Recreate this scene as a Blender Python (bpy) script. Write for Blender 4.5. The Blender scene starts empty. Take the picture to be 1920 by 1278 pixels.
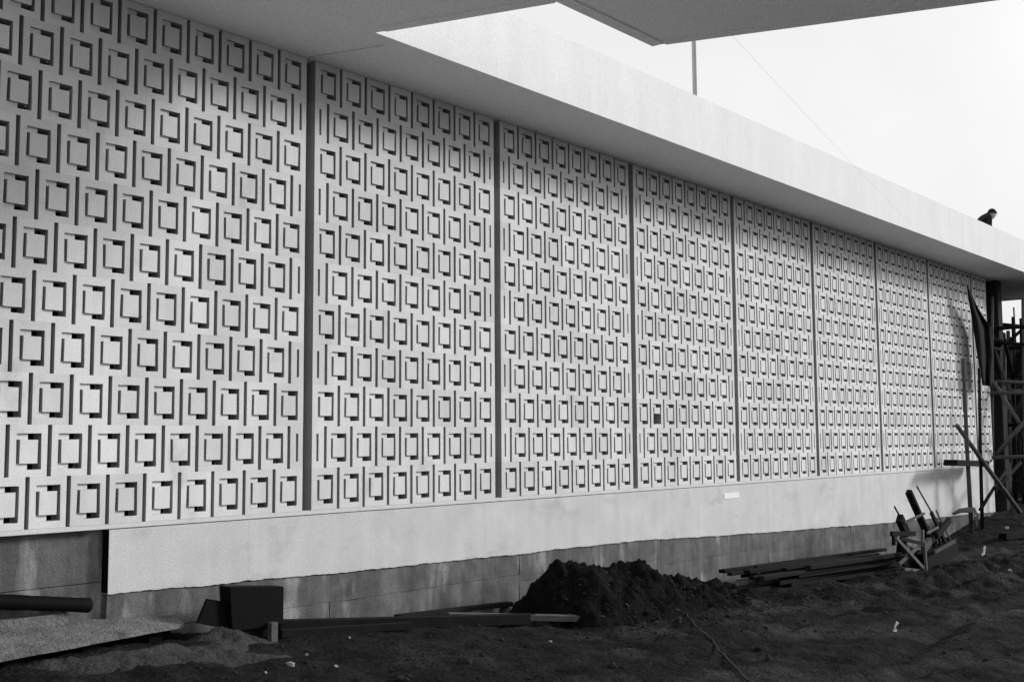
import bpy, bmesh, math, random
import numpy as np
from mathutils import Vector, Matrix
from mathutils.geometry import tessellate_polygon

random.seed(7)
scn = bpy.context.scene
COL = scn.collection

# ------------------------------------------------------------------ camera
CAM = np.array([-6.0654, -7.5577, 0.6032])
YAW, PITCH, ROLL, FPX = 0.8635, 0.0883, -0.0064, 2067.68     # focal length in pixels of a 1920 wide frame
FW = np.array([math.sin(YAW)*math.cos(PITCH), math.cos(YAW)*math.cos(PITCH), math.sin(PITCH)])
_r = np.array([math.cos(YAW), -math.sin(YAW), 0.0]); _u = np.cross(_r, FW)
RT = math.cos(ROLL)*_r + math.sin(ROLL)*_u
UP = -math.sin(ROLL)*_r + math.cos(ROLL)*_u
cd = bpy.data.cameras.new('camera'); cam = bpy.data.objects.new('camera', cd); COL.objects.link(cam)
cd.sensor_fit = 'HORIZONTAL'; cd.sensor_width = 36.0; cd.lens = FPX/1920*36.0
cd.clip_start = 0.05; cd.clip_end = 3000
M = Matrix(((RT[0], UP[0], -FW[0], CAM[0]), (RT[1], UP[1], -FW[1], CAM[1]), (RT[2], UP[2], -FW[2], CAM[2]), (0, 0, 0, 1)))
cam.matrix_world = M
scn.camera = cam

# ------------------------------------------------------------------ sky, sun, exposure
SUN_EL, SUN_AZ = math.radians(21), math.radians(54)            # azimuth from -Y (in front of the wall) towards +X
sun_dir = Vector((math.sin(SUN_AZ)*math.cos(SUN_EL), -math.cos(SUN_AZ)*math.cos(SUN_EL), math.sin(SUN_EL)))
w = bpy.data.worlds.new('World'); scn.world = w; w.use_nodes = True
nt = w.node_tree; nt.nodes.clear()
sky = nt.nodes.new('ShaderNodeTexSky'); sky.sky_type = 'NISHITA'; sky.sun_disc = False
sky.sun_elevation = SUN_EL; sky.sun_rotation = math.pi - SUN_AZ
sky.air_density = 1.5; sky.dust_density = 5.0; sky.ozone_density = 1.0
bw = nt.nodes.new('ShaderNodeRGBToBW')                          # black and white photograph: a grey sky
veil = nt.nodes.new('ShaderNodeMix'); veil.data_type = 'FLOAT'  # even overcast cloud over it
veil.inputs[0].default_value = 0.85; veil.inputs[3].default_value = 10.5
bg = nt.nodes.new('ShaderNodeBackground'); bg.inputs['Strength'].default_value = 0.1
wo = nt.nodes.new('ShaderNodeOutputWorld')
cl = nt.nodes.new('ShaderNodeTexNoise'); cl.inputs['Scale'].default_value = 2.6; cl.inputs['Detail'].default_value = 5   # faint cloud mottling
cr = nt.nodes.new('ShaderNodeMapRange'); cr.inputs[1].default_value = 0.3; cr.inputs[2].default_value = 0.7; cr.inputs[3].default_value = 8.2; cr.inputs[4].default_value = 9.9
tcw = nt.nodes.new('ShaderNodeTexCoord'); nt.links.new(tcw.outputs['Generated'], cl.inputs['Vector']); nt.links.new(cl.outputs[0], cr.inputs[0]); nt.links.new(cr.outputs[0], veil.inputs[3])
nt.links.new(sky.outputs[0], bw.inputs[0]); nt.links.new(bw.outputs[0], veil.inputs[2])
nt.links.new(veil.outputs[0], bg.inputs['Color']); nt.links.new(bg.outputs[0], wo.inputs[0])
sd = bpy.data.lights.new('sun', 'SUN'); sd.energy = 2.6; sd.angle = math.radians(12); sd.color = (1, 1, 1)
so = bpy.data.objects.new('sun', sd); COL.objects.link(so)
so.rotation_euler = sun_dir.to_track_quat('Z', 'Y').to_euler(); so.location = (4, -20, 15)
scn.view_settings.view_transform = 'Standard'; scn.view_settings.look = 'None'
scn.view_settings.exposure = 0.15; scn.view_settings.gamma = 1.0
scn.render.resolution_x = 1024; scn.render.resolution_y = 681

# ------------------------------------------------------------------ helpers
def ray(x, y): return FW + RT*(x-960)/FPX - UP*(y-639)/FPX
def at(x, y, ax, val):                      # the point of a plane X/Y/Z = val seen at a place of the photograph
    d = ray(x, y); i = 'XYZ'.index(ax); t = (val-CAM[i])/d[i]
    return Vector(CAM + d*t)
def lerp_table(x, tab):
    xs = [a for a, b in tab]; ys = [b for a, b in tab]
    return np.interp(x, xs, ys)

def mat(name, base, rough=0.9, var=0.12, scale=6.0, grain=0.10, gscale=220.0, bump=0.15, bscale=120.0,
        rnd=0.0, streak=0.0, stain=None, metallic=0.0, bdist=0.01):
    """grey procedural surface: broad blotches, fine grain, optional vertical streaks, per-object shift"""
    m = bpy.data.materials.new(name); m.use_nodes = True
    t = m.node_tree; N = t.nodes; L = t.links
    b = N['Principled BSDF']; b.inputs['Roughness'].default_value = rough; b.inputs['Metallic'].default_value = metallic
    b.inputs['Specular IOR Level'].default_value = 0.25 if base > 0.1 else 0.06   # dusty, matt
    tc = N.new('ShaderNodeTexCoord'); geo = N.new('ShaderNodeNewGeometry')
    pos = geo.outputs['Position']
    def noise(sc, det, src=pos, vec=None):
        n = N.new('ShaderNodeTexNoise'); n.inputs['Scale'].default_value = sc; n.inputs['Detail'].default_value = det
        n.inputs['Roughness'].default_value = 0.6
        if vec:
            mp = N.new('ShaderNodeMapping'); mp.inputs['Scale'].default_value = vec
            L.new(src, mp.inputs[0]); L.new(mp.outputs[0], n.inputs['Vector'])
        else: L.new(src, n.inputs['Vector'])
        return n.outputs[0]
    def math_(op, a, c):
        n = N.new('ShaderNodeMath'); n.operation = op
        for i, v in enumerate((a, c)):
            if isinstance(v, (int, float)): n.inputs[i].default_value = v
            else: L.new(v, n.inputs[i])
        return n.outputs[0]
    def around(src, amp, centre=0.5): return math_('ADD', math_('MULTIPLY', math_('SUBTRACT', src, centre), 2*amp), 1.0)
    v = math_('MULTIPLY', around(noise(scale, 5), var*1.6), base)
    v = math_('MULTIPLY', v, around(noise(gscale, 2), grain*1.8))
    if rnd:
        oi = N.new('ShaderNodeObjectInfo'); v = math_('MULTIPLY', v, around(oi.outputs['Random'], rnd))
    if streak:
        v = math_('MULTIPLY', v, around(noise(1.0, 4, pos, (5.0, 5.0, 0.5)), streak*1.6))
    if stain:                                # (scale vector, threshold, width, factor)
        sv, th, wd, fac = stain
        n = noise(1.0, 4, pos, sv)
        mr = N.new('ShaderNodeMapRange'); mr.inputs[1].default_value = th; mr.inputs[2].default_value = th+wd
        mr.inputs[3].default_value = 1.0; mr.inputs[4].default_value = fac; L.new(n, mr.inputs[0])
        v = math_('MULTIPLY', v, mr.outputs[0])
    v = math_('MAXIMUM', v, 0.002)
    cb = N.new('ShaderNodeCombineColor')
    for i in range(3): L.new(v, cb.inputs[i])
    L.new(cb.outputs[0], b.inputs['Base Color'])
    if bump:
        bn = N.new('ShaderNodeBump'); bn.inputs['Strength'].default_value = bump; bn.inputs['Distance'].default_value = bdist
        L.new(noise(bscale, 4), bn.inputs['Height']); L.new(bn.outputs[0], b.inputs['Normal'])
    return m

MT = dict(
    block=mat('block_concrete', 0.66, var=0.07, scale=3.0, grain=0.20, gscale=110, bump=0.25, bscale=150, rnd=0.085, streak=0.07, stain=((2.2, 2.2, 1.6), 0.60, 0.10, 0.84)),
    body=mat('block_side_shade', 0.34, var=0.12, scale=3.0, grain=0.2, gscale=110, bump=0.25, bscale=150, rnd=0.10),  # darker grey that paints the slots' shade onto the block sides
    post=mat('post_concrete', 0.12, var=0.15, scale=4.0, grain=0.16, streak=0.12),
    roof=mat('roof_plaster', 0.74, var=0.04, scale=2.0, grain=0.22, gscale=120, bump=0.15, streak=0.06, stain=((7.0, 7.0, 0.5), 0.66, 0.08, 0.86)),
    trim=mat('roof_trim', 0.45, var=0.05, scale=2.0, grain=0.12, gscale=140),
    plinth=mat('plinth_plaster', 0.56, var=0.13, scale=2.2, grain=0.26, gscale=100, bump=0.35, streak=0.09, stain=((1.6, 1.6, 2.6), 0.57, 0.14, 0.82)),
    chip=mat('stone_chip', 0.28, var=0.3, scale=40, grain=0.3),
    clod=mat('clod_earth', 0.03, rough=1.0, var=0.8, scale=3, grain=0.5, gscale=60, bump=0.8, bscale=60),
    raw=mat('raw_concrete', 0.105, var=0.55, scale=3.5, grain=0.35, gscale=110, bump=0.5, bscale=60, streak=0.5,
            stain=((3.4, 3.4, 0.9), 0.57, 0.10, 2.1)),
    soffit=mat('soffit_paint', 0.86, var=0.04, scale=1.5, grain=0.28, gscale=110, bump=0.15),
    bounce=mat('bounce_apron_grey', 0.30, var=0.2, scale=3, grain=0.2, gscale=100),
    slab=mat('slab_concrete', 0.15, var=0.45, scale=7, grain=0.4, gscale=70, bump=0.8, bscale=35, bdist=0.03, stain=((3.0, 3.0, 3.0), 0.55, 0.12, 0.6)),
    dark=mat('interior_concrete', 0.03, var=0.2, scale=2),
    frame=mat('frame_concrete', 0.03, var=0.25, scale=3, grain=0.2),
    soil=mat('soil', 0.0135, rough=1.0, var=0.75, scale=4.5, grain=0.7, gscale=40, bump=1.0, bscale=22, bdist=0.045,
             stain=((0.9, 0.9, 0.9), 0.50, 0.16, 2.7)),
    mound=mat('dark_earth', 0.0065, rough=1.0, var=0.8, scale=7, grain=0.5, gscale=50, bump=1.0, bscale=26, bdist=0.04),
    sand=mat('sandy_earth', 0.05, rough=1.0, var=0.4, scale=6, grain=0.35, gscale=70, bump=1.0, bscale=30, bdist=0.03),
    wood=mat('weathered_timber', 0.09, var=0.3, scale=9, grain=0.25, gscale=90, bump=0.3, rnd=0.25),
    woodd=mat('dark_timber', 0.014, var=0.35, scale=9, grain=0.25, gscale=90, bump=0.3, rnd=0.25),
    tar=mat('tarred_black', 0.005, rough=0.7, var=0.3, scale=8, grain=0.2),
    steel=mat('rusty_steel', 0.05, rough=0.7, var=0.4, scale=12, grain=0.3, rnd=0.3),
    pole=mat('grey_steel', 0.42, rough=0.6, var=0.15, scale=5),
    cloth=mat('dark_cloth', 0.018, var=0.3, scale=12, grain=0.3, bump=0.4, bscale=40),
    skin=mat('skin', 0.35, rough=0.6, var=0.08, scale=20),
    paper=mat('white_paper', 0.80, var=0.05, scale=20, grain=0.05),
    rubber=mat('hose_rubber', 0.025, rough=0.5, var=0.25, scale=10),
)

def mesh_obj(name, verts, faces, material, parent=None, smooth=False):
    me = bpy.data.meshes.new(name); me.from_pydata([tuple(v) for v in verts], [], faces); me.update()
    if smooth:
        for p in me.polygons: p.use_smooth = True
    me.materials.append(MT[material])
    return link(name, me, parent)
def link(name, me, parent=None):
    o = bpy.data.objects.new(name, me); COL.objects.link(o)
    if parent: o.parent = parent
    return o
def bm_obj(name, bm, material, parent=None, smooth=False):
    bmesh.ops.recalc_face_normals(bm, faces=bm.faces)
    me = bpy.data.meshes.new(name); bm.to_mesh(me); bm.free()
    if smooth:
        for p in me.polygons: p.use_smooth = True
    me.materials.append(MT[material])
    return link(name, me, parent)
def tag(o, label, cat, group=None):
    o['label'] = label; o['category'] = cat
    if group: o['group'] = group
    return o
def empty(name, loc=(0, 0, 0)):
    e = bpy.data.objects.new(name, None); COL.objects.link(e); e.location = loc; e.empty_display_size = 0.2
    return e
def adopt(parent, *obs):                    # parent at world coordinates
    for o in obs:
        o.parent = parent; o.matrix_parent_inverse = Matrix.Translation(parent.location).inverted()

def vox(xs, ys, zs, solid, jit=0.0, seed=0):
    """mesh of the solid cells of a box grid (only outer faces)"""
    rg = random.Random(seed); V = {}; verts = []; faces = []
    nx, ny, nz = len(xs)-1, len(ys)-1, len(zs)-1
    S = lambda i, j, k: 0 <= i < nx and 0 <= j < ny and 0 <= k < nz and solid(i, j, k)
    def vid(i, j, k):
        if (i, j, k) not in V:
            V[(i, j, k)] = len(verts)
            q = lambda: rg.uniform(-jit, jit)
            ex = 0 if i in (0, nx) else 1; ez = 0 if k in (0, nz) else 1
            verts.append((xs[i]+q()*ex, ys[j]+(q()*0.5 if ex and ez else 0), zs[k]+q()*ez))
        return V[(i, j, k)]
    for i in range(nx):
        for j in range(ny):
            for k in range(nz):
                if not solid(i, j, k): continue
                if not S(i-1, j, k): faces.append([vid(i, j, k), vid(i, j, k+1), vid(i, j+1, k+1), vid(i, j+1, k)])
                if not S(i+1, j, k): faces.append([vid(i+1, j, k), vid(i+1, j+1, k), vid(i+1, j+1, k+1), vid(i+1, j, k+1)])
                if not S(i, j-1, k): faces.append([vid(i, j, k), vid(i+1, j, k), vid(i+1, j, k+1), vid(i, j, k+1)])
                if not S(i, j+1, k): faces.append([vid(i, j+1, k), vid(i, j+1, k+1), vid(i+1, j+1, k+1), vid(i+1, j+1, k)])
                if not S(i, j, k-1): faces.append([vid(i, j, k), vid(i, j+1, k), vid(i+1, j+1, k), vid(i+1, j, k)])
                if not S(i, j, k+1): faces.append([vid(i, j, k+1), vid(i+1, j, k+1), vid(i+1, j+1, k+1), vid(i, j+1, k+1)])
    return verts, faces
def add_box(bm, x0, x1, y0, y1, z0, z1, bev=0.0):
    r = bmesh.ops.create_cube(bm, size=1.0); vs = r['verts']
    for v in vs: v.co = Vector(((x0+x1)/2+v.co.x*(x1-x0), (y0+y1)/2+v.co.y*(y1-y0), (z0+z1)/2+v.co.z*(z1-z0)))
    if bev:
        es = list({e for v in vs for e in v.link_edges})
        bmesh.ops.bevel(bm, geom=es, offset=bev, segments=1, affect='EDGES')
def box(name, x0, x1, y0, y1, z0, z1, m, parent=None, bev=0.0):
    bm = bmesh.new(); add_box(bm, x0, x1, y0, y1, z0, z1, bev); return bm_obj(name, bm, m, parent)
def beam(name, p0, p1, wd, th, m, parent=None, up=(0, 0, 1), bev=0.004, taper=1.0):
    """a squared timber from p0 to p1"""
    p0, p1 = Vector(p0), Vector(p1); d = (p1-p0); ln = d.length; d.normalize()
    s = d.cross(Vector(up))
    if s.length < 1e-3: s = d.cross(Vector((0, 1, 0)))
    s.normalize(); t = s.cross(d)
    bm = bmesh.new()
    add_box(bm, -wd/2, wd/2, -th/2, th/2, 0, ln, bev)
    mid = (p0+p1)/2
    for v in bm.verts:
        k = 1+(taper-1)*v.co.z/ln
        v.co = p0-mid + s*v.co.x*k + t*v.co.y*k + d*v.co.z
    o = bm_obj(name, bm, m, None); o.location = mid
    if parent: adopt(parent, o)
    return o
def tube(name, pts, rad, m, parent=None, seg=8, closed=True, rads=None, smooth=True):
    pts = [Vector(p) for p in pts]; org = pts[0].copy(); verts = []; faces = []
    prev = None
    for i, p in enumerate(pts):
        d = (pts[min(i+1, len(pts)-1)]-pts[max(i-1, 0)]).normalized()
        s = d.cross(Vector((0, 0, 1)))
        if s.length < 1e-3: s = d.cross(Vector((1, 0, 0)))
        s.normalize(); t = s.cross(d); r = rads[i] if rads else rad
        for k in range(seg):
            a = 2*math.pi*k/seg; verts.append(p-org + s*math.cos(a)*r + t*math.sin(a)*r)
    n = len(pts)
    for i in range(n-1):
        for k in range(seg):
            a, b = i*seg+k, i*seg+(k+1) % seg; faces.append([a, b, b+seg, a+seg])
    if closed: faces += [list(range(seg))[::-1], list(range((n-1)*seg, n*seg))]
    o = mesh_obj(name, verts, faces, m, None, smooth); o.location = org
    if parent: adopt(parent, o)
    return o
def prism(name, poly, z0, z1, m, parent=None):
    bm = bmesh.new()
    a = [bm.verts.new((x, y, z0)) for x, y in poly]; b = [bm.verts.new((x, y, z1)) for x, y in poly]
    n = len(poly)
    for t in tessellate_polygon([[Vector((x, y, 0)) for x, y in poly]]):
        bm.faces.new([a[i] for i in t]); bm.faces.new([b[i] for i in t[::-1]])
    for i in range(n): bm.faces.new([a[i], b[i], b[(i+1) % n], a[(i+1) % n]])
    return bm_obj(name, bm, m, parent)

# smooth value noise on numpy arrays
_rg = np.random.RandomState(5); _T = _rg.rand(256, 256)
def vnoise(x, y):
    xi = np.floor(x).astype(int); yi = np.floor(y).astype(int); fx = x-xi; fy = y-yi
    fx = fx*fx*(3-2*fx); fy = fy*fy*(3-2*fy)
    g = lambda a, b: _T[a % 256, b % 256]
    return (g(xi, yi)*(1-fx)+g(xi+1, yi)*fx)*(1-fy)+(g(xi, yi+1)*(1-fx)+g(xi+1, yi+1)*fx)*fy - 0.5
def fbm(x, y, sc, octv=4, gain=0.5):
    r = 0; a = 1
    for i in range(octv): r = r + a*vnoise(x*sc+17.3*i, y*sc+9.1*i); sc *= 2.03; a *= gain
    return r

# ------------------------------------------------------------------ measures of the wall
W, H, GAPC = 0.30, 0.36131, 0.09832            # block width, row height, width of the recess between bays
BAY = 8*W+GAPC; ROWS = 11; ZTOP = ROWS*H       # 3.974
DEPTH = 0.12
ZS = ZTOP+0.004                                 # underside of the roof

# ------------------------------------------------------------------ ground
WALLZ = [(-12, -0.88), (-2.5, -0.84), (-1.2, -0.88), (0.2, -0.985), (3.0, -1.20), (9.3, -1.42), (13.0, -1.52), (14.6, -1.46), (17.0, -1.12), (19.0, -0.98), (60, -1.0)]
FARZ = [(-12, -1.0), (-2, -1.0), (0, -1.05), (10, -1.40), (14, -1.52), (17, -1.50), (21, -1.25), (30, -1.1), (60, -1.1)]
def ground_base(X, Y):
    a = np.interp(X, [t[0] for t in WALLZ], [t[1] for t in WALLZ]); b = np.interp(X, [t[0] for t in FARZ], [t[1] for t in FARZ])
    t = np.clip((-0.5-Y)/1.6, 0, 1); t = t*t*(3-2*t)
    z = a*(1-t)+b*t
    # long low ridge of spoil in front of the timber stack
    z = z + 0.16*np.exp(-((Y+1.95+0.10*(X-8))/0.45)**2)*np.clip((X-5.6)/1.5, 0, 1)*np.clip((13.0-X)/2.0, 0, 1)
    return z
def zground(X, Y):
    X = np.asarray(X, float); Y = np.asarray(Y, float)
    z = ground_base(X, Y)
    near = np.clip((40-np.hypot(X, Y))/20, 0, 1)
    rough = 0.45+0.9*np.clip((X-4.5)/4, 0, 1)*np.clip((-1.0-Y)/0.6, 0, 1)*np.clip((Y+3.6)/0.8, 0, 1)
    z = z + near*rough*(0.08*fbm(X, Y, 1.1, 3)+0.10*fbm(X+40, Y, 4.2, 4, 0.66))
    for yr, sl in ((-2.75, 0.05), (-3.9, 0.05), (-4.4, -0.06)):      # wheel ruts
        dd = Y-yr-sl*(X-3)-0.12*np.sin(X*0.9+yr)
        z = z - near*0.045*np.exp(-(dd/0.10)**2) + near*0.02*np.exp(-((np.abs(dd)-0.17)/0.07)**2)
    return z
def zg(x, y): return float(zground(np.array([x]), np.array([y]))[0])
def axis(lo, hi, st):
    mid = list(np.arange(lo, hi+st/2, st)); out = []; d = st; p = mid[-1]
    while p < 900: d *= 1.5; p += d; out.append(p)
    neg = []; d = st; p = mid[0]
    while p > -900: d *= 1.5; p -= d; neg.append(p)
    return np.array(neg[::-1]+mid+out)
gx = axis(-4.0, 22.0, 0.055); gy = axis(-6.0, 0.4, 0.055)
GX, GY = np.meshgrid(gx, gy); GZ = zground(GX, GY)
n0, n1 = GX.shape
gv = np.stack([GX.ravel(), GY.ravel(), GZ.ravel()], 1)
ii = (np.arange(n0-1)[:, None]*n1+np.arange(n1-1)[None, :]).ravel()
gf = np.stack([ii, ii+1, ii+1+n1, ii+n1], 1)
ground = mesh_obj('ground', gv.tolist(), gf.tolist(), 'soil', smooth=True)
ground['kind'] = 'structure'
# pale apron out of view, added to bounce light onto the soffit
pz = -0.93
pv = prism('bounce_apron', [(-7.99, -0.02), (-3.3, -0.02), (-1.25, -2.9), (1.2, -6.2), (4.5, -10.5), (4.5, -14), (-7.99, -14)], -1.4, pz, 'bounce'); pv['kind'] = 'structure'

# ------------------------------------------------------------------ screen wall: breeze blocks in running bond
RX = [0.212, 0.292, 0.505, 0.722, 0.802]         # ring: outer left, inner left, bridge end, inner right, outer right
RZ = [0.135, 0.252, 0.712, 0.830]
def darken_sides(me):                                  # pale fronts; other faces darkened, slot shade put into the colour
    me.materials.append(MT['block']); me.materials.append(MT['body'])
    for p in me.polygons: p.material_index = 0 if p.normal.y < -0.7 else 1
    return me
def block_mesh(name, x0, x1, seed, back=None):
    xs = [x0*W]+[v*W for v in RX]+[x1*W]; zs = [0.0]+[v*H for v in RZ]+[H]
    ys = [0.0, 0.022, 0.075, DEPTH]
    def solid(i, j, k):
        inx, inz = 1 <= i <= 4, 1 <= k <= 3
        if not (inx and inz): return True
        if 2 <= i <= 3 and k == 2: return j <= 1 or back != 'thin'
        if k in (1, 3) and i <= 2: return j >= 1             # bridge that carries the middle plate
        if back == 'clogged' and k == 2: return j == 2
        return False
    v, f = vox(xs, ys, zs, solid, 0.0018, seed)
    me = bpy.data.meshes.new(name); me.from_pydata(v, [], f); me.update(); return darken_sides(me)
def half_mesh(name, x0, x1, s0, s1, seed):
    xs = [x0*W, s0*W, s1*W, x1*W]; zs = [0.0, 0.16*H, 0.82*H, H]; ys = [0.0, DEPTH]
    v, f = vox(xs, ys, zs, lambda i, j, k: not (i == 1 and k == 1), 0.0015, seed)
    me = bpy.data.meshes.new(name); me.from_pydata(v, [], f); me.update(); return darken_sides(me)
G2 = 0.052
MID = [block_mesh('block', G2, 1-G2, s, b) for s, b in ((1, None), (2, None), (3, 'clogged'), (4, None), (5, 'thin'), (6, None))]
FIRST = [block_mesh('block', 0.002, 1-G2, s) for s in (11, 12)]
LAST = [block_mesh('block', G2, 0.998, s) for s in (21, 22)]
HALFL = [half_mesh('half_block', 0.002, 0.5-G2, 0.165, 0.245, s) for s in (31, 32)]
HALFR = [half_mesh('half_block', G2, 0.498, 0.255, 0.335, s) for s in (41, 42)]
def holed_mesh():
    xs = [G2*W]+[v*W for v in RX]+[(1-G2)*W]; zs = [0.0]+[v*H for v in RZ[:2]]+[0.50*H]+[v*H for v in RZ[2:]]+[H]
    ys = [0.0, 0.022, DEPTH]
    def solid(i, j, k):
        if not (1 <= i <= 4 and 1 <= k <= 4): return True
        if k <= 2: return False                              # lower half of the middle knocked out
        if 2 <= i <= 3 and k == 3: return True
        if k == 4 and i <= 2: return j >= 1
        return False
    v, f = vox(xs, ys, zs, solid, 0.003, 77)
    me = bpy.data.meshes.new('block'); me.from_pydata(v, [], f); me.update(); return darken_sides(me)
HOLED = holed_mesh()
rb = random.Random(3)
def screen_bay(x0, n, label, group=None, hole=None):
    e = empty('screen_bay', (x0, 0, 0)); tag(e, label, 'screen wall', group)
    def put(name, me, x, r, dx=0.0):
        o = bpy.data.objects.new(name, me); COL.objects.link(o); o.parent = e
        o.location = (x+dx, rb.uniform(-0.0007, 0.0007), (ROWS-1-r)*H)
        o.rotation_euler = (rb.uniform(-0.0008, 0.0008), 0, rb.uniform(-0.003, 0.003))
    for r in range(ROWS):
        if r % 2 == 0:
            for c in range(n):
                me = rb.choice(FIRST) if c == 0 else rb.choice(LAST) if c == n-1 else rb.choice(MID)
                if hole == (r, c): me = HOLED
                put('block', me, c*W, r)
        else:
            put('half_block', rb.choice(HALFL), 0, r)
            for c in range(n-1): put('block', rb.choice(MID), (c+0.5)*W, r)
            put('half_block', rb.choice(HALFR), (n-0.5)*W, r)
    return e
screen_bay(-11*W, 11, 'widest pale block screen bay, under the canopy above the bare recessed foundation')
for k in range(7):
    x = k*BAY+GAPC
    if k == 0: screen_bay(x, 8, 'pale block screen bay beside the widest bay, under the canopy corner')
    elif k == 2: screen_bay(x, 8, 'pale block screen bay with one broken block leaving a black hole', hole=(8, 1))
    elif k == 3: screen_bay(x, 8, 'pale block screen bay above the white paper strip on the plinth')
    else: screen_bay(x, 8, {1: 'pale block screen bay between the canopy corner bay and the bay with the broken block',
                            4: 'pale block screen bay next to the paper strip bay, on its scaffold side',
                            5: 'pale block screen bay, second from the narrow end bay',
                            6: 'pale block screen bay adjoining the narrow end bay at the scaffold'}[k])
XE = 7*BAY+GAPC
screen_bay(XE, 3, 'narrow end bay of the block screen behind the scaffold poles')
XEND = XE+3*W
PL = ['widest recessed post, between the widest screen bay and the canopy corner bay', 'recessed post between the canopy corner bay and the next screen bay',
      'recessed post on the canopy side of the bay with the broken block', 'recessed post between the broken block bay and the paper strip bay',
      'recessed post on the scaffold side of the paper strip bay', 'recessed post, third from the scaffold end of the screen',
      'recessed post, second from the scaffold end of the screen', 'recessed post between the last full bay and the narrow end bay']
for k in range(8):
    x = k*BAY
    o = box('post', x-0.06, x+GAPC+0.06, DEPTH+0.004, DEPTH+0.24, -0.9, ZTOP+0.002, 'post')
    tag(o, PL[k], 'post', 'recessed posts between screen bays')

# solid return of the wall beyond the widest bay (out of the picture) and the dark interior
o = box('wall', -8.0, -11*W-0.004, 0.0, 0.2, -1.3, ZTOP, 'plinth'); tag(o, 'plain plastered wall beyond the widest block screen bay', 'wall')
o = box('wall', -8.2, -8.0, -9.2, 0.2, -1.3, ZTOP, 'raw'); tag(o, 'raw concrete side wall closing the yard under the canopy', 'wall')
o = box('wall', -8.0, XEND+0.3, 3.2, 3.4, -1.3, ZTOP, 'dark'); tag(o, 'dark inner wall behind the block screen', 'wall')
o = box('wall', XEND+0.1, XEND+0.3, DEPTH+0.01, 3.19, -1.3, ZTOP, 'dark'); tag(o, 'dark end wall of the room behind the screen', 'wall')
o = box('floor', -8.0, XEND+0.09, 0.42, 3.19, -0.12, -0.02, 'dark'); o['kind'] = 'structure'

# ------------------------------------------------------------------ plinth and foundation
pl = empty('plinth', (0, 0, 0)); tag(pl, 'smooth white plinth band with a sloping lower edge under the block screen', 'plinth')
XP = -1.778
bm = bmesh.new(); add_box(bm, -8.0, XEND, 0.001, 0.30, -0.036, -0.001, 0.002); bm_obj('ledge', bm, 'block', pl)
edge = [(XP, -0.502), (0.143, -0.556), (2.1, -0.588), (5.12, -0.622), (7.74, -0.722), (12.13, -0.863), (XEND, -1.0)]
cuts = [XP, -0.55, 0.85, 2.35, 3.75, 5.2, 6.7, 8.3, 9.9, 11.6, 13.4, 15.3, XEND]
for a, b in zip(cuts[:-1], cuts[1:]):
    a2 = a+0.0004; b2 = b-0.0004
    xs = np.linspace(a2, b2, 60); vv = []; ff = []
    for x in xs:
        zb = lerp_table(x, edge)+0.013*float(vnoise(np.array([x*2.1]), np.array([3.3]))[0])+0.012*float(vnoise(np.array([x*9.0]), np.array([7.3]))[0])+0.009*float(vnoise(np.array([x*37.0]), np.array([1.7]))[0])
        for y in (0.0, 0.092): vv += [(x, y, zb), (x, y, -0.0425)]
    n = len(xs)
    for i in range(n-1):
        p = i*4; q = p+4
        ff += [[p, q, q+1, p+1], [p+2, p+3, q+3, q+2], [p+1, q+1, q+3, p+3], [p, p+2, q+2, q]]
    ff += [[0, 1, 3, 2], [(n-1)*4, (n-1)*4+2, (n-1)*4+3, (n-1)*4+1]]
    mesh_obj('panel', vv, ff, 'plinth', pl)
box('shade_strip', XP-0.004, XP-0.0005, 0.004, 0.086, -0.50, -0.043, 'tar', pl)  # black strip painted in for the shade on the plinth's end face
fo = empty('foundation_wall', (0, 0, -1.6)); tag(fo, 'stained raw concrete foundation wall below the white plinth', 'foundation')
def fpanel(x0, x1, z0, z1, y):
    nx, nz = max(2, int((x1-x0)/0.06)), max(2, int(abs(z1-z0)/0.06)); rg = random.random()*50
    vv = []; ff = []
    for i in range(nx+1):
        for k in range(nz+1):
            x = x0+(x1-x0)*i/nx; z = z0+(z1-z0)*k/nz
            ed = 0.003 if i in (0, nx) or k in (0, nz) else 0.0
            vv.append((x, y+ed+0.010*float(fbm(np.array([x+rg]), np.array([z]), 6.0, 3)[0]), z))
    for i in range(nx):
        for k in range(nz):
            a = i*(nz+1)+k; ff.append([a, a+nz+1, a+nz+2, a+1])
    base = len(vv); vv += [(x0, 0.35, z0), (x1, 0.35, z0), (x1, 0.35, z1), (x0, 0.35, z1)]
    ff += [[base, base+3, base+2, base+1], [nz, nx*(nz+1)+nz, base+2, base+3], [0, base, base+1, nx*(nz+1)],
           [0, nz, base+3, base], [nx*(nz+1), base+1, base+2, nx*(nz+1)+nz]]
    o = mesh_obj('panel', vv, ff, 'raw'); adopt(fo, o)
fpanel(-8.0, -1.9, -0.42, -0.0365, 0.086); fpanel(-8.0, XP-0.0, -1.7, -0.425, 0.088); fpanel(-1.897, XP+0.02, -0.42, -0.0365, 0.088)
fx = [XP+0.003, 0.33, 2.9, 5.6, 8.4, 11.2, 14.2, XEND]
for a, b in zip(fx[:-1], fx[1:]):
    z2 = -0.80-0.028*max(a, 0)
    fpanel(a+0.0008, b-0.0008, z2, lerp_table(a, edge)+0.04, 0.018); fpanel(a+0.0008, b-0.0008, -1.9, z2-0.002, 0.020)

# white paper strip on the plinth
c = [at(1358, 930, 'Y', -0.004), at(1386, 928.5, 'Y', -0.004)]
o = box('paper_strip', c[0].x, c[1].x, -0.006, -0.001, c[0].z-0.035, c[0].z+0.038, 'paper'); tag(o, 'white rectangular paper strip stuck on the plinth', 'paper')

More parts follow.
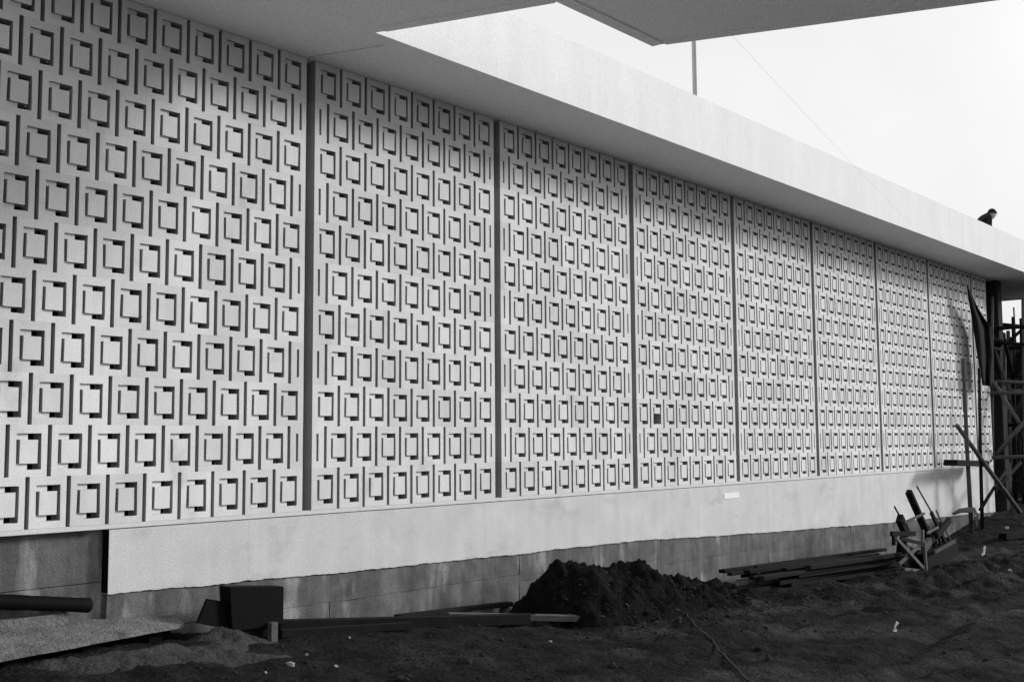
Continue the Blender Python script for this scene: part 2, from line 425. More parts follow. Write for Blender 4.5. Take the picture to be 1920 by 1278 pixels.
# ------------------------------------------------------------------ roof: eave along the wall and canopy with a skewed opening
YF = -0.902; ZR = 4.657
SK = 0.34
roof = empty('roof', (0, 0, ZS)); tag(roof, 'flat pale roof with deep white fascia and a canopy arm over the yard', 'roof')
A, B, Cc = (-0.005, YF), (0.485, -2.450), (1.787, -2.466)
yl = -9.2
RE = (Cc[0]+0.36*(Cc[1]-yl), yl); LE = (-2.2+0.36*(YF-yl), yl)
XR = 21.3
o = prism('slab', [(-8.2, 5.0), (-8.2, YF), (-2.2, YF), LE, RE, Cc, B, A, (XR, YF), (XR, 5.0)], ZS, ZR, 'roof'); adopt(roof, o)
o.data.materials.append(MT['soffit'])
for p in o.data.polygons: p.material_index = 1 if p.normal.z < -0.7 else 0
def strip(name, p, q, off0, off1, drop, m='trim'):
    p, q = Vector(p), Vector(q); d = (q-p).normalized(); n = Vector((-d.y, d.x))
    pts = [p+n*off0, q+n*off0, q+n*off1, p+n*off1]
    o = prism(name, [(v.x, v.y) for v in pts], ZS-drop, ZS+0.01, m); adopt(roof, o); return o
def shift(p, q, t0, t1):
    p, q = Vector(p), Vector(q); d = (q-p).normalized(); return p+d*t0, q+d*t1
# drip bands along the free edges of the canopy
p, q = shift(A, B, 0.10, -0.02); strip('drip_band', p, q, -0.115, -0.004, 0.010, 'soffit')
p, q = shift(B, Cc, -0.12, -0.004); strip('drip_band', p, q, -0.115, -0.004, 0.0105, 'soffit')
p, q = shift(Cc, RE, 0.12, 0); strip('drip_band', p, q, -0.10, -0.004, 0.010, 'soffit')
strip('seam', (0.0, -0.03), (0.24, -0.74), -0.004, 0.004, 0.003, 'trim')
# end beam under the far edge
o = box('end_beam', XR-0.28, XR-0.02, YF+0.03, 3.1, ZS-0.20, ZS+0.01, 'roof'); adopt(roof, o)
# columns that carry the canopy arm, behind the viewer
for x, y in ((LE[0]+0.5, -8.9), (RE[0]-0.5, -8.9)):
    o = box('column', x-0.14, x+0.14, y-0.14, y+0.14, zg(x, y)-0.3, ZS-0.001, 'post', None, 0.01)
    tag(o, 'square concrete column under the outer end of the canopy arm', 'column', 'columns of the canopy arm')

# pole and rope-like wire
pb = at(1303, 178, 'Y', -0.5); pole = empty('roof_pole', (pb.x, -0.5, ZR)); tag(pole, 'thin grey steel pole standing on the roof behind the fascia', 'pole')
tube('shaft', [(pb.x, -0.5, ZR-0.01), (pb.x, -0.5, ZR+3.2)], 0.028, 'pole', pole, 12)
tube('foot_plate', [(pb.x, -0.5, ZR+0.0005), (pb.x, -0.5, ZR+0.02)], 0.07, 'pole', pole, 12)
w0 = at(1372, 66, 'Z', ZS-0.02); w1 = at(1852, 560, 'X', 18.9); pts = []
for i in range(25):
    t = i/24; p = w0.lerp(w1, t); p.z -= 0.25*4*t*(1-t)*0.3; pts.append(p)
tag(tube('wire', pts, 0.0008, 'pole', None, 5), 'thin wire stretched from the canopy edge towards the scaffold', 'wire')

# ------------------------------------------------------------------ end of the wall: column, dark gap sheet, scaffold
o = box('end_column', 18.95, 19.25, -0.10, 0.19, -1.25, ZS-0.001, 'frame', None, 0.01); tag(o, 'dark concrete column under the far end of the eave', 'column')
sc = empty('timber_scaffold', (18.3, -0.4, -1.0)); tag(sc, 'rough timber pole scaffold with cross braces at the far end of the screen', 'scaffold')
def sp(name, a, b, r, ax, v, m='wood', v2=None, r2=None):
    p = at(a[0], a[1], ax, v); q = at(b[0], b[1], ax, v if v2 is None else v2)
    return tube(name, [p, p.lerp(q, 0.5)+Vector((0, 0.01, 0.006)), q], r, m, sc, 8, rads=[r, r*0.95, r2 or r*0.85])
sp('standard', (1822, 1000), (1806, 672), 0.042, 'Y', -0.42)
sp('standard', (1842, 990), (1836, 690), 0.036, 'Y', -0.38, 'woodd')
sp('standard', (1862, 970), (1860.5, 556), 0.036, 'X', 18.60)
sp('brace', (1913, 960), (1794, 797), 0.046, 'Y', -0.72, 'wood', -0.36)
sp('brace', (1838, 955), (1888, 880), 0.034, 'Y', -0.50, 'woodd')
sp('brace', (1847, 945), (1914, 866), 0.036, 'X', 18.85)
sp('standard', (1897, 960), (1893, 868), 0.036, 'X', 18.50)
sp('ledger', (1846, 858), (1925, 856), 0.044, 'X', 18.47)
sp('ledger', (1852, 736), (1925, 737), 0.042, 'X', 18.50)
sp('ledger', (1856, 715), (1925, 717), 0.038, 'X', 18.68)
sp('brace', (1864, 716), (1911, 792), 0.046, 'X', 18.54)
sp('brace', (1868, 853), (1925, 786), 0.050, 'X', 18.56)
sp('ledger', (1868, 616), (1925, 612), 0.045, 'X', 18.72, 'woodd')
sp('brace', (1893, 640), (1930, 606), 0.035, 'X', 18.80, 'woodd')
sp('ledger', (1842, 634), (1880, 640), 0.05, 'X', 18.66, 'woodd')
sp('ledger', (1838, 650), (1880, 655), 0.035, 'X', 18.62, 'wood')
sp('standard', (1925, 975), (1918, 560), 0.04, 'X', 18.75)
rs = random.Random(12)
for k in range(9):
    y0 = 560+k*46+rs.uniform(-12, 12); xx = 19.4+rs.uniform(0, 2.6)
    sp('ledger', (1846+rs.uniform(0, 8), y0), (1932, y0+rs.uniform(-10, 10)), 0.035+rs.uniform(0, 0.02), 'X', xx, rs.choice(('woodd', 'wood')))
for k in range(8):
    xp = 1848+k*11+rs.uniform(-4, 4); xx = 19.5+rs.uniform(0, 2.4)
    sp('standard', (xp+6, 960), (xp, 575+rs.uniform(0, 90)), 0.035+rs.uniform(0, 0.025), 'X', xx, rs.choice(('woodd', 'woodd', 'wood')))
for k in range(10):
    xa = rs.uniform(1848, 1925); ya = rs.uniform(650, 950); xx = 18.45+rs.uniform(0, 3)
    sp('brace', (xa, ya), (xa+rs.uniform(-45, 45), ya-rs.uniform(50, 110)), 0.032+rs.uniform(0, 0.018), 'X', xx, rs.choice(('woodd', 'wood')))
for (x1, y1, x2, y2, xx) in ((1850, 668, 1932, 672, 20.6), (1855, 690, 1932, 694, 20.2), (1850, 880, 1930, 884, 19.6), (1850, 905, 1930, 915, 20.0), (1848, 750, 1930, 752, 21.5), (1860, 780, 1930, 800, 21.8), (1856, 832, 1932, 838, 21.2)):
    beam('board', at(x1, y1, 'X', xx), at(x2, y2, 'X', xx+0.2), 0.05, 0.26, 'woodd', sc)
beam('walk_board', at(1782, 867, 'Y', -0.46), at(1843, 869, 'Y', -0.30), 0.24, 0.11, 'woodd', sc)
beam('walk_board', at(1868, 642, 'X', 18.9), at(1930, 646, 'X', 18.9), 0.5, 0.05, 'woodd', sc)

# dark folded sheet standing in for the shaded void between wall end and column
tp = []; tf = []
top = at(1812, 534, 'Y', -0.28); NR, NC = 16, 9
LEFT = [(1812, 534), (1818, 575), (1826, 620), (1834, 670), (1842, 722)]; RIGHT = [(1814, 534), (1832, 574), (1856, 612), (1862, 668), (1858, 724)]
for i in range(NR+1):
    t = i/NR*4; k = min(int(t), 3); fr = t-k
    l = [LEFT[k][j]*(1-fr)+LEFT[k+1][j]*fr for j in (0, 1)]; r = [RIGHT[k][j]*(1-fr)+RIGHT[k+1][j]*fr for j in (0, 1)]
    for j in range(NC+1):
        s = j/NC; x = l[0]*(1-s)+r[0]*s; y = l[1]*(1-s)+r[1]*s
        tp.append(at(x, y, 'Y', -0.28+0.05*math.sin(s*9+i*0.25)*min(1, i/5)))
for i in range(NR):
    for j in range(NC):
        a = i*(NC+1)+j; tf.append([a, a+1, a+NC+2, a+NC+1])
o = mesh_obj('gap_shade', tp, tf, 'cloth', None, True); o.modifiers.new('thick', 'SOLIDIFY').thickness = 0.012
tag(o, 'dark folded sheet put in for the shaded gap beside the scaffold', 'gap_shade')

# unfinished concrete frame behind the scaffold
ub = empty('unfinished_building', (25, 1, -1.1)); tag(ub, 'unfinished concrete frame building behind the scaffold', 'building')
def upart(name, x0, x1, y0, y1, z0, z1, m='frame'):
    o = box(name, x0, x1, y0, y1, z0, z1, m, None, 0.01); adopt(ub, o)
upart('slab', 23.2, 31, -1.6, 6.5, 2.30, 2.62); upart('slab', 23.2, 31, -1.6, 6.5, -0.25, 0.02)
upart('back_wall', 30.6, 30.9, -1.5, 6.4, 0.02, 2.30, 'dark')
upart('back_wall', 30.6, 30.9, -1.5, 6.4, -1.2, -0.25, 'dark')
for x in (23.4, 26.8, 30.2):
    for y in (-1.4, 0.7, 3.0, 5.8):
        upart('column', x, x+0.3, y, y+0.3, 0.02, 2.30); upart('column', x, x+0.3, y, y+0.3, -1.3, -0.25)
upart('infill_wall', 25.0, 25.15, 1.05, 2.9, 0.02, 1.75, 'dark'); upart('infill_wall', 25.0, 25.15, -1.05, 0.65, 1.35, 2.3, 'dark')
upart('infill_wall', 25.3, 25.45, -1.1, 0.66, 0.02, 0.62, 'dark'); upart('infill_wall', 25.3, 25.45, -1.5, 2.9, -1.2, -0.25, 'dark')
for x, y in ((23.5, -1.3), (23.5, -1.15), (23.5, 0.72), (23.5, 0.86), (23.62, 0.9), (26.9, -1.3), (26.9, -1.12), (26.9, 0.8), (23.5, 0.05), (23.5, 0.28)):
    o = tube('starter_bar', [(x, y, 2.60), (x+0.02, y+0.02, 2.62+random.uniform(0.7, 1.25))], 0.022, 'steel', None, 6); adopt(ub, o)
upart('upstand', 23.3, 23.5, -1.5, 1.3, 2.62, 2.80)

# ------------------------------------------------------------------ worker on the roof, kneeling and bent forward
def worker():
    base = at(1846, 420, 'Y', 0.15); bx, by = base.x, 0.15
    z0 = ZR
    f = Vector((0.65, -0.55, 0)).normalized(); s = Vector((f.y, -f.x, 0))      # bends towards f
    P = lambda a, b, c: Vector((bx, by, z0))+f*a+s*b+Vector((0, 0, c))
    J = {}; E = []; R = []; V = []
    def add(n, p, r, par=None):
        J[n] = len(V); V.append(p); R.append(r)
        if par: E.append((J[par], J[n]))
    add('pelvis', P(-0.22, 0, 0.42), 0.155)
    add('waist', P(-0.16, 0, 0.60), 0.145, 'pelvis'); add('chest', P(-0.02, 0, 0.80), 0.20, 'waist'); add('neckb', P(0.08, 0, 0.92), 0.10, 'chest'); add('neck', P(0.15, 0, 0.91), 0.058, 'neckb')
    for sg, t in ((1, 'l'), (-1, 'r')):
        add('hip'+t, P(-0.18, 0.11*sg, 0.40), 0.11, 'pelvis'); add('knee'+t, P(0.16, 0.15*sg, 0.13 if sg > 0 else 0.42), 0.075, 'hip'+t)
        if sg > 0: add('ank'+t, P(-0.22, 0.15, 0.07), 0.052, 'knee'+t); add('toe'+t, P(-0.36, 0.15, 0.05), 0.045, 'ank'+t)
        else: add('ank'+t, P(0.12, -0.16, 0.08), 0.052, 'knee'+t); add('toe'+t, P(0.30, -0.16, 0.045), 0.042, 'ank'+t)
        add('sho'+t, P(0.03, 0.18*sg, 0.84), 0.082, 'chest'); add('elb'+t, P(-0.03, 0.25*sg, 0.58), 0.06, 'sho'+t); add('wri'+t, P(0.18, 0.15*sg, 0.44), 0.036, 'elb'+t)
    me = bpy.data.meshes.new('clothing'); me.from_pydata([v-Vector((bx, by, z0)) for v in V], E, []); me.update()
    o = bpy.data.objects.new('person', me); COL.objects.link(o); o.location = (bx, by, z0); me.materials.append(MT['cloth'])
    sk = o.modifiers.new('skin', 'SKIN'); sk.use_smooth_shade = True
    for i, r in enumerate(R): me.skin_vertices[0].data[i].radius = (r, r)
    me.skin_vertices[0].data[0].use_root = True
    ss = o.modifiers.new('sub', 'SUBSURF'); ss.levels = 2; ss.render_levels = 2
    hc = P(0.22, 0, 0.95)
    bm = bmesh.new(); bmesh.ops.create_uvsphere(bm, u_segments=16, v_segments=12, radius=1.0)
    for v in bm.verts:
        c = v.co.copy(); q = f*(c.x*0.10)+s*(c.y*0.077)+Vector((0, 0, 1))*(c.z*0.118)
        if c.z < -0.3: q -= f*c.x*0.02
        if c.x > 0.9 and abs(c.z) < 0.3: q += f*0.022
        v.co = q
    h = bm_obj('head', bm, 'skin', None, True); h.location = hc; adopt(o, h)
    bm = bmesh.new(); bmesh.ops.create_uvsphere(bm, u_segments=16, v_segments=8, radius=1.0)
    for v in list(bm.verts):
        if v.co.z < -0.05: bm.verts.remove(v)
    for v in bm.verts:
        c = v.co.copy(); k = 1.0 if c.z > 0.12 else 1.12
        v.co = f*(c.x*0.112*k)+s*(c.y*0.09*k)+Vector((0, 0, 1))*(c.z*0.125)
    c = bm_obj('hat', bm, 'cloth', None, True); c.location = hc+Vector((0, 0, 0.025)); adopt(o, c); c.modifiers.new('t', 'SOLIDIFY').thickness = 0.006
    for sg in (1, -1):                                   # hands: palm and five fingers
        bm = bmesh.new(); wr = P(0.18, 0.15*sg, 0.44); d = Vector((f.x*0.75, f.y*0.75, -0.6)).normalized()
        def seg(a, b, r0, r1):
            L = b-a; m4 = L.to_track_quat('Z', 'Y').to_matrix().to_4x4(); m4.translation = (a+b)/2
            bmesh.ops.create_cone(bm, cap_ends=True, segments=8, radius1=r0, radius2=r1, depth=L.length, matrix=m4)
        seg(wr, wr+d*0.085, 0.030, 0.036)
        for k in range(4):
            a = wr+d*0.08+s*(k-1.5)*0.019; ln = (0.038, 0.044, 0.041, 0.032)[k]
            b = a+d*ln; seg(a, b, 0.0095, 0.009); seg(b, b+(d+Vector((0, 0, -0.6))).normalized()*ln*0.9, 0.009, 0.0075)
        a = wr+d*0.03-s*0.028*sg; seg(a, a+(d-s*0.8*sg).normalized()*0.055, 0.011, 0.008)
        hd = bm_obj('hand', bm, 'skin', None, True); adopt(o, hd)
    o.scale = (0.88, 0.88, 0.88)
    tag(o, 'person in dark clothes and hat kneeling bent forward on the roof edge', 'person')
worker()

# ------------------------------------------------------------------ things on the left: slab, log, box, sand
zsl = -0.745; e1 = at(128, 1147, 'Y', -0.01)
c1 = at(345, 1168, 'Z', zsl); c0 = at(0, 1232, 'Z', zsl); dv = (c0-c1)
far = c1+dv*1.7
s1 = empty('concrete_slab', (c1.x, c1.y, zsl)); tag(s1, 'thin pale concrete slab propped above the ground beside the wall foundation', 'slab')
def edge_pts(a, b, n):
    return [(a.x+(b.x-a.x)*i/n+random.uniform(-0.006, 0.006), a.y+(b.y-a.y)*i/n+random.uniform(-0.008, 0.008)) for i in range(n+1)]
poly = edge_pts(far, c1, 22)+[(c1.x+0.10, 0.07), (far.x, 0.07)]
o = prism('top_plate', poly, zsl-0.028, zsl, 'slab'); adopt(s1, o)
for v in o.data.vertices:                    # the plate rises towards the wall
    if v.co.y > 0.05: v.co.z += 0.045 if v.co.x > c1.x else e1.z-0.010-zsl
for t in (0.12, 0.5, 0.9, 1.3):
    p = c1+dv*t; o = box('support', p.x-0.07, p.x+0.05, p.y+0.10, 0.05, zg(p.x, -0.2)-0.25, zsl-0.028, 'tar', None, 0.004); adopt(s1, o)
o = box('void_shade', far.x, c1.x-0.02, -0.14, 0.06, -1.3, zsl-0.03, 'tar'); adopt(s1, o)  # black block standing in for the shade in the hollow under the slab
o = box('upper_slab', -4.0, e1.x, -0.015, 0.072, e1.z-0.10, e1.z, 'slab', None, 0.004); tag(o, 'narrow concrete kerb on top of the thin slab, under the black log', 'kerb')
p0 = at(-60, 1125, 'Y', 0.0); p1 = at(166, 1134, 'Y', -0.04)
rr = 0.052
pz = e1.z+rr+0.003
lg = [Vector((p0.x+(p1.x-p0.x)*i/10, p0.y+(p1.y-p0.y)*i/10, p0.z+(p1.z-p0.z)*i/10)) for i in range(11)]
d = (lg[-1]-lg[-2]).normalized()
pts = lg+[lg[-1]+d*0.012, lg[-1]+d*0.02]; rads = [rr*(1+random.uniform(-0.05, 0.05)) for _ in lg]+[rr*0.85, rr*0.5]
tag(tube('log', pts, rr, 'tar', None, 12, rads=rads), 'black tarred log with a rounded end lying along the bare foundation', 'log')

# sand bank in front of the slab
def heap(name, fn, x0, x1, y0, y1, st, m, label, cat, nz=0.03, ns=5.0):
    xs = np.arange(x0, x1+st/2, st); ys = np.arange(y0, y1+st/2, st); X, Y = np.meshgrid(xs, ys)
    hh = fn(X, Y); Z = ground_base(X, Y)-0.06+hh + np.clip(hh/0.12, 0, 1)*nz*(fbm(X, Y, ns, 5, 0.62)*1.6)
    a, b = X.shape; ii = (np.arange(a-1)[:, None]*b+np.arange(b-1)[None, :]).ravel()
    F = np.stack([ii, ii+1, ii+1+b, ii+b], 1)
    keep = (hh.ravel()[F].max(1) > 0.012)
    o = mesh_obj(name, np.stack([X.ravel(), Y.ravel(), Z.ravel()], 1).tolist(), F[keep].tolist(), m, None, True)
    bm = bmesh.new(); bm.from_mesh(o.data); bmesh.ops.delete(bm, geom=[v for v in bm.verts if not v.link_faces], context='VERTS'); bm.to_mesh(o.data); bm.free()
    tag(o, label, cat); return o
def sandf(X, Y):
    a = 0.13*np.exp(-(((X+1.05)/0.34)**2+((Y+0.42)/0.24)**2))
    b = 0.10*np.exp(-((Y+0.95+0.34*(X+1.4))/0.13)**2)*np.exp(-((X+1.7)/0.85)**4)
    c = 0.09*np.exp(-((Y+0.62+0.22*(X+1.6))/0.11)**2)*np.exp(-((X+1.9)/0.75)**4)
    return a+b+c
heap('sand_heap', sandf, -3.2, -0.2, -1.7, 0.0, 0.025, 'sand', 'low bank of sandy earth below the thin slab', 'earth', 0.035, 8.0)

# black box on a stand
gb = at(462, 1212, 'Z', -0.99); bx, by = gb.x, gb.y; bz = zg(bx, by)
bb = empty('mixing_box', (bx, by, bz)); tag(bb, 'black box on a short pedestal with a tilted board leaning on it', 'box')
t0 = at(413, 1097, 'Y', by); t1 = at(515, 1101, 'Y', by); b0 = at(430, 1180, 'Y', by)
bm = bmesh.new(); wx0, wx1, zt, zb = t0.x, t1.x, t0.z, b0.z
add_box(bm, wx0, wx1, by-0.12, by+0.02, zb, zt, 0.006)
for v in bm.verts:
    if v.co.z > (zt+zb)/2: v.co.z -= 0.05*(v.co.x-wx0)/(wx1-wx0)
    else: v.co.x += 0.03*(1-(v.co.x-wx0)/(wx1-wx0))
o = bm_obj('body', bm, 'tar'); adopt(bb, o)
o = box('pedestal', wx0+0.10, wx1-0.06, by-0.08, by+0.03, bz-0.08, zb+0.004, 'tar', None, 0.006); adopt(bb, o)
pA = at(512, 1166, 'Y', by-0.16); o = box('leg', pA.x-0.03, pA.x+0.035, by-0.18, by-0.125, bz-0.1, pA.z, 'wood', None, 0.004); adopt(bb, o)
q = [at(371, 1168, 'Y', by-0.06), at(390, 1122, 'Y', by-0.06), at(430, 1128, 'Y', by-0.06), at(436, 1180, 'Y', by-0.06)]
vv = [tuple(p) for p in q]+[(p.x, p.y+0.03, p.z) for p in q]
o = mesh_obj('tilted_board', vv, [[0, 1, 2, 3], [7, 6, 5, 4], [0, 4, 5, 1], [1, 5, 6, 2], [2, 6, 7, 3], [3, 7, 4, 0]], 'tar'); adopt(bb, o)

# timbers along the wall
def gpt(x, y, lift=0.0):                     # where the photograph's ray meets the ground
    d = ray(x, y); t = 1.0
    for _ in range(4000):
        P = CAM+d*t
        if P[2] < zg_fast(P[0], P[1]): break
        t += 0.01
    return Vector((P[0], P[1], P[2]+lift))
def zg_fast(x, y): return float(ground_base(np.array([x]), np.array([y]))[0])
def lay(name, a, b, wd, th, m, label, cat, lift=0.0, group=None, lift2=None):
    p = gpt(*a); q = gpt(*b); p.z = zg(p.x, p.y)+th/2+lift; q.z = zg(q.x, q.y)+th/2+(lift if lift2 is None else lift2)
    o = beam(name, p, q, wd, th, m, None, bev=0.003); tag(o, label, cat, group); return o
lay('timber', (522, 1183), (1000, 1172), 0.10, 0.09, 'woodd', 'long dark squared timber lying beside the black box', 'timber', 0.02)
lay('timber', (525, 1193), (770, 1183), 0.07, 0.06, 'woodd', 'short dark timber lying in front of the long one', 'timber', 0.01)
lay('plank', (840, 1170), (1132, 1172), 0.09, 0.055, 'wood', 'pale weathered plank lying at the foot of the earth mound', 'plank', 0.035)
p = at(745, 1162, 'Y', -0.25); q = at(956, 1131, 'Y', -0.10)
o = beam('timber', (p.x, p.y, zg(p.x, p.y)+0.05), q, 0.09, 0.045, 'woodd'); tag(o, 'dark timber with one end propped up towards the earth mound', 'timber')
box_z = zg(q.x, q.y); o = box('stone', q.x-0.12, q.x-0.02, q.y-0.05, q.y+0.06, box_z-0.05, q.z-0.028, 'raw', None, 0.02); tag(o, 'rough stone under the propped end of the dark timber', 'stone')

# earth mound
YM = -0.72
outl = [(1000, 1165), (1010, 1125), (1030, 1076), (1048, 1054), (1070, 1048), (1090, 1054), (1108, 1066), (1135, 1068), (1158, 1068), (1168, 1060), (1188, 1052), (1204, 1063), (1230, 1078), (1262, 1083), (1290, 1088), (1330, 1093), (1360, 1100), (1400, 1112), (1440, 1135), (1470, 1150)]
prof = [(v.x, v.z) for v in (at(x, y, 'Y', YM) for x, y in outl)]
def moundf(X, Y):
    top = np.interp(X, [a for a, b in prof], [b for a, b in prof], left=-9, right=-9)
    hgt = np.clip(top-(ground_base(X, Y)-0.06), 0, 2)
    t = np.abs(Y-YM)/np.where(Y < YM, 0.85, 0.55)
    return hgt*np.clip(1-t**1.5, 0, 1)
heap('earth_mound', moundf, 2.2, 7.2, -1.7, -0.1, 0.03, 'mound', 'dark mound of loose earth heaped against the foundation', 'earth', 0.085, 5.5)

# stack of long bars and boards
rgx = random.Random(9)
for i in range(30):
    row = i % 6; lev = i//6
    x0 = 6.1+rgx.uniform(-0.3, 1.0)+lev*0.12; x1 = 11.6+rgx.uniform(-1.6, 0.7)-lev*0.15
    th = rgx.uniform(0.028, 0.055); wd = rgx.uniform(0.05, 0.095)
    y = -0.46-row*0.105+rgx.uniform(-0.03, 0.03); yb = y+rgx.uniform(-0.10, 0.10)
    z0 = zg_fast(x0, y)+0.015+lev*0.052+rgx.uniform(0, 0.02); z1 = zg_fast(x1, yb)+0.02+lev*0.052+rgx.uniform(0, 0.03)
    o = beam('board', (x0, y, z0+th/2), (x1, yb, z1+th/2), wd, th, rgx.choice(('woodd', 'tar', 'woodd', 'woodd', 'wood')))
    tag(o, 'long dark board in the stack lying along the foundation', 'board', 'boards stacked along the foundation')

# wooden formwork frame, tilted on the ground
ff_ = at(1733, 1070, 'Y', -1.3); fr = empty('formwork_frame', tuple(ff_)); tag(fr, 'broken wooden formwork crate tilted on the ground by the board stack', 'formwork')
def fb(name, a, b, wd, m, y0, y1=None, th=None):
    wd *= 1.3
    return beam(name, at(a[0], a[1], 'Y', y0), at(b[0], b[1], 'Y', y0 if y1 is None else y1), wd, th or wd*0.6, m, fr, up=(0, 1, 0), bev=0.003)
fb('post', (1702, 921), (1737, 1000), 0.075, 'woodd', -1.00, -1.05); fb('post', (1707, 920), (1745, 1005), 0.045, 'woodd', -1.06, -1.10)
fb('post', (1735, 985), (1736, 1060), 0.12, 'tar', -1.02)
fb('rod', (1719, 911), (1748, 962), 0.022, 'wood', -1.05); fb('rod', (1755, 956), (1786, 1020), 0.022, 'wood', -1.12)
fb('post', (1746, 960), (1775, 1022), 0.050, 'woodd', -1.10); fb('rod', (1677, 949), (1693, 978), 0.022, 'woodd', -0.95)
fb('block', (1686, 970), (1700, 1000), 0.11, 'woodd', -0.98)
fb('rail', (1696, 979), (1733, 962), 0.030, 'wood', -1.14); fb('rail', (1738, 999), (1759, 988), 0.030, 'wood', -1.16)
fb('board', (1741, 1010), (1764, 990), 0.17, 'tar', -1.06, None, 0.03); fb('board', (1735, 1006), (1750, 1036), 0.20, 'tar', -1.00, None, 0.03)
fb('rail', (1671, 1000), (1715, 1000), 0.055, 'woodd', -1.20); fb('stub', (1675, 998), (1676, 1022), 0.050, 'woodd', -1.16)
fb('brace', (1680, 1008), (1736, 1070), 0.042, 'wood', -1.32); fb('brace', (1688, 1009), (1727, 1018), 0.040, 'woodd', -1.24)
fb('brace', (1686, 1057), (1724, 1022), 0.038, 'wood', -1.28); fb('rail', (1752, 1035), (1790, 1014), 0.040, 'wood', -1.22)
fb('board', (1738, 1052), (1794, 1024), 0.22, 'tar', -1.12, None, 0.03); fb('post', (1733, 1015), (1737, 1072), 0.045, 'wood', -1.34)
fb('board', (1682, 1030), (1728, 1058), 0.26, 'tar', -0.92, None, 0.03); fb('rail', (1695, 1066), (1736, 1071), 0.036, 'wood', -1.30)

rf = random.Random(21)
for k in range(9):
    xa = rf.uniform(1690, 1770); ya = rf.uniform(1000, 1060); an = rf.uniform(0.6, 2.6); ln = rf.uniform(25, 55)
    fb(rf.choice(('brace', 'board', 'rail')), (xa, ya), (xa+ln*math.cos(an), ya-ln*math.sin(an)*0.8), rf.uniform(0.035, 0.09), rf.choice(('woodd', 'tar', 'woodd', 'wood')), rf.uniform(-1.2, -0.95))

# bent sheet of tar paper by the scaffold
P6 = [(1785, 961, -0.55), (1798, 953, -0.5), (1816, 950, -0.45), (1828, 951, -0.45), (1833, 966, -0.5), (1834, 984, -0.55)]
vv = []; ff = []
for i, (x, y, Y) in enumerate(P6):
    p = at(x, y, 'Y', Y); n = (0.02, 0.06, 0.10, 0.14, 0.17, 0.17)[i]
    if i < 4: vv += [p, p+Vector((0.02, -0.05, -n))]
    else: vv += [p, p+Vector((-n*1.4, -0.03, -0.02))]
for i in range(len(P6)-1): ff.append([2*i, 2*i+1, 2*i+3, 2*i+2])
o = mesh_obj('tar_paper', vv, ff, 'tar'); o.modifiers.new('t', 'SOLIDIFY').thickness = 0.02
tag(o, 'bent black sheet of tar paper at the foot of the plinth by the scaffold', 'sheet')

# hose
hp = [gpt(x, y) for x, y in ((1308, 1140), (1292, 1132), (1283, 1132), (1281, 1142), (1290, 1160), (1306, 1178), (1330, 1200), (1356, 1230), (1380, 1258), (1402, 1282), (1430, 1310))]
pts = []
for i in range(len(hp)-1):
    for k in range(4):
        p = hp[i].lerp(hp[i+1], k/4); p.z = 0.5*zg(p.x, p.y)+0.5*zg_fast(p.x, p.y)+0.02; pts.append(p)
tag(tube('hose', pts, 0.009, 'rubber', None, 8), 'thin dark hose curling across the bare ground', 'hose')

# scraps of paper and pale broken stone lying about
def lump(name, x, y, sx, sz, m, label, cat, seed, group=None, tall=1.0):
    p = gpt(x, y); bm = bmesh.new(); bmesh.ops.create_icosphere(bm, subdivisions=2, radius=1.0); rg = random.Random(seed)
    for v in bm.verts: v.co = Vector((v.co.x*sx, v.co.y*sx*0.7, v.co.z*sz*tall))*rg.uniform(0.72, 1.15)
    o = bm_obj(name, bm, m); o.location = (p.x, p.y, zg(p.x, p.y)+sz*tall*0.25); o.rotation_euler = (rg.uniform(-.4, .4), rg.uniform(-.4, .4), rg.uniform(0, 3)); tag(o, label, cat, group)
lump('stone', 545, 1250, 0.035, 0.022, 'chip', 'pale angular stone chip lying in front of the black box', 'stone', 1)
GS = 'small pale stone chips on the dark ground'
for i, (x, y, s) in enumerate(((575, 1224, .016), (630, 1248, .018), (655, 1199, .017), (1032, 1199, .02), (498, 1262, .014), (735, 1165, .012))):
    lump('stone', x, y, s, s*0.7, 'chip', 'tiny pale stone chip on the dark bare ground near the timbers', 'stone', i+10, GS)
def scrap(x, y, s, label, seed):
    p = gpt(x, y); rg = random.Random(seed); z = zg(p.x, p.y); n = 5; vv = []; ff = []
    for i in range(n):
        for j in range(n): vv.append(((i/(n-1)-.5)*s*.7+rg.uniform(-.2, .2)*s*.3, rg.uniform(-.2, .2)*s, (j/(n-1))*s*1.3+rg.uniform(-.1, .1)*s))
    for i in range(n-1):
        for j in range(n-1): ff.append([i*n+j, (i+1)*n+j, (i+1)*n+j+1, i*n+j+1])
    for k, v in enumerate(vv):
        j = k % n; vv[k] = (v[0]*(1.2-0.25*j), v[1], v[2])
    o = mesh_obj('paper_scrap', vv, ff, 'paper'); o.location = (p.x, p.y, z-0.005); o.rotation_euler = (0.3, 0, 0.7); o.modifiers.new('t', 'SOLIDIFY').thickness = 0.004; tag(o, label, 'paper')
scrap(1678, 1188, 0.07, 'crumpled white paper scrap standing on open bare ground', 1)
scrap(1843, 1040, 0.13, 'torn white paper scrap behind the formwork crate', 2)
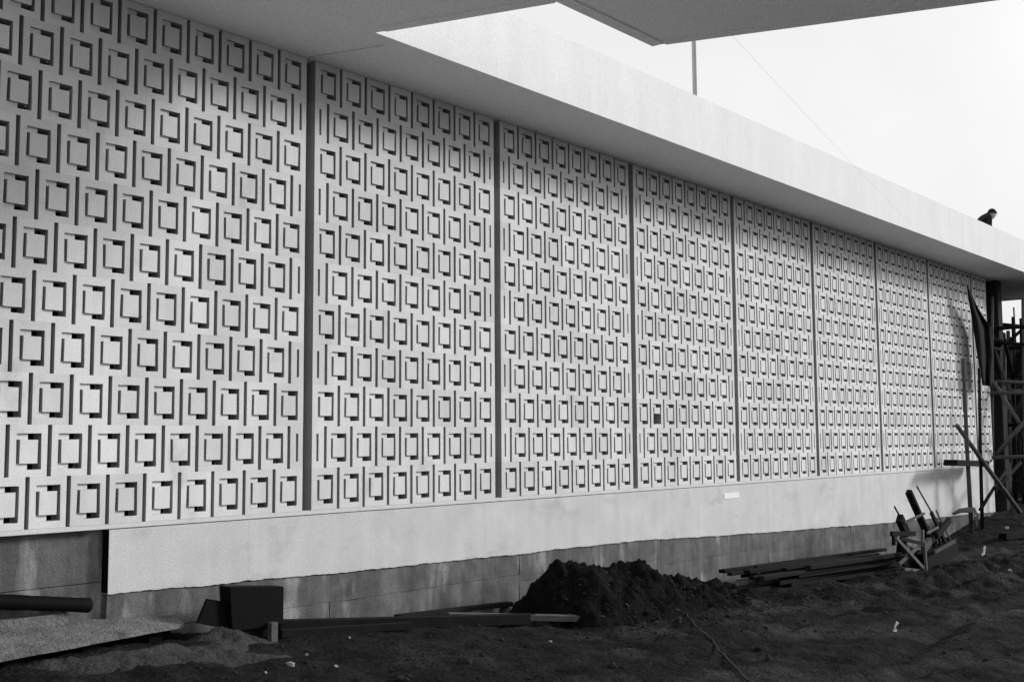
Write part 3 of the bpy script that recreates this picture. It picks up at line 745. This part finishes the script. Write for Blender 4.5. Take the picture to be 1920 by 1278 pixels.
lump('stone', 1893, 1066, 0.05, 0.03, 'chip', 'pale stone lying on the rise before the scaffold', 'stone', 30)
lump('stone', 1888, 990, 0.06, 0.04, 'chip', 'pale stone lying at the foot of the scaffold', 'stone', 31)
beamp = gpt(1880, 1014); beamq = gpt(1935, 1004)
beamp.z = zg(beamp.x, beamp.y)+0.06; beamq.z = zg(beamq.x, beamq.y)+0.06
tag(beam('timber', beamp, beamq, 0.16, 0.12, 'tar'), 'black timber lying on the rise before the scaffold', 'timber')

# clods and grit that nobody could count
rg = np.random.RandomState(4); base = bmesh.new(); bmesh.ops.create_icosphere(base, subdivisions=1, radius=1.0)
bv = np.array([v.co[:] for v in base.verts]); bf = np.array([[v.index for v in f.verts] for f in base.faces]); base.free()
N = 4200; X = np.where(rg.rand(N) < 0.6, rg.uniform(3.0, 16, N), rg.uniform(-2.2, 12, N)); Y = np.where(rg.rand(N) < 0.65, rg.normal(-1.9, 0.55, N), rg.uniform(-5.2, -0.2, N))
X[:1100] = rg.uniform(2.2, 7.0, 1100); Y[:1100] = rg.uniform(-1.95, -0.55, 1100)
ok = Y < -0.15; X, Y = X[ok], Y[ok]; N = len(X); Z = np.maximum(zground(X, Y), ground_base(X, Y)-0.06+moundf(X, Y)); S = np.clip(rg.lognormal(-4.75, 0.6, N), 0.004, 0.05)
vv = bv[None]*(S[:, None, None]*np.array([1, 0.85, 0.7]))*rg.uniform(0.65, 1.2, (N, len(bv), 1))
an = rg.uniform(0, 6.28, N); cs, sn = np.cos(an)[:, None], np.sin(an)[:, None]
vx = vv[..., 0]*cs-vv[..., 1]*sn; vy = vv[..., 0]*sn+vv[..., 1]*cs
V = np.stack([vx+X[:, None], vy+Y[:, None], vv[..., 2]+(Z+S*0.3)[:, None]], -1).reshape(-1, 3)
F = (bf[None]+(np.arange(N)*len(bv))[:, None, None]).reshape(-1, 3)
o = mesh_obj('clods', V.tolist(), F.tolist(), 'clod'); o['kind'] = 'stuff'; o['label'] = 'loose clods and grit scattered over the bare ground'; o['category'] = 'clods'
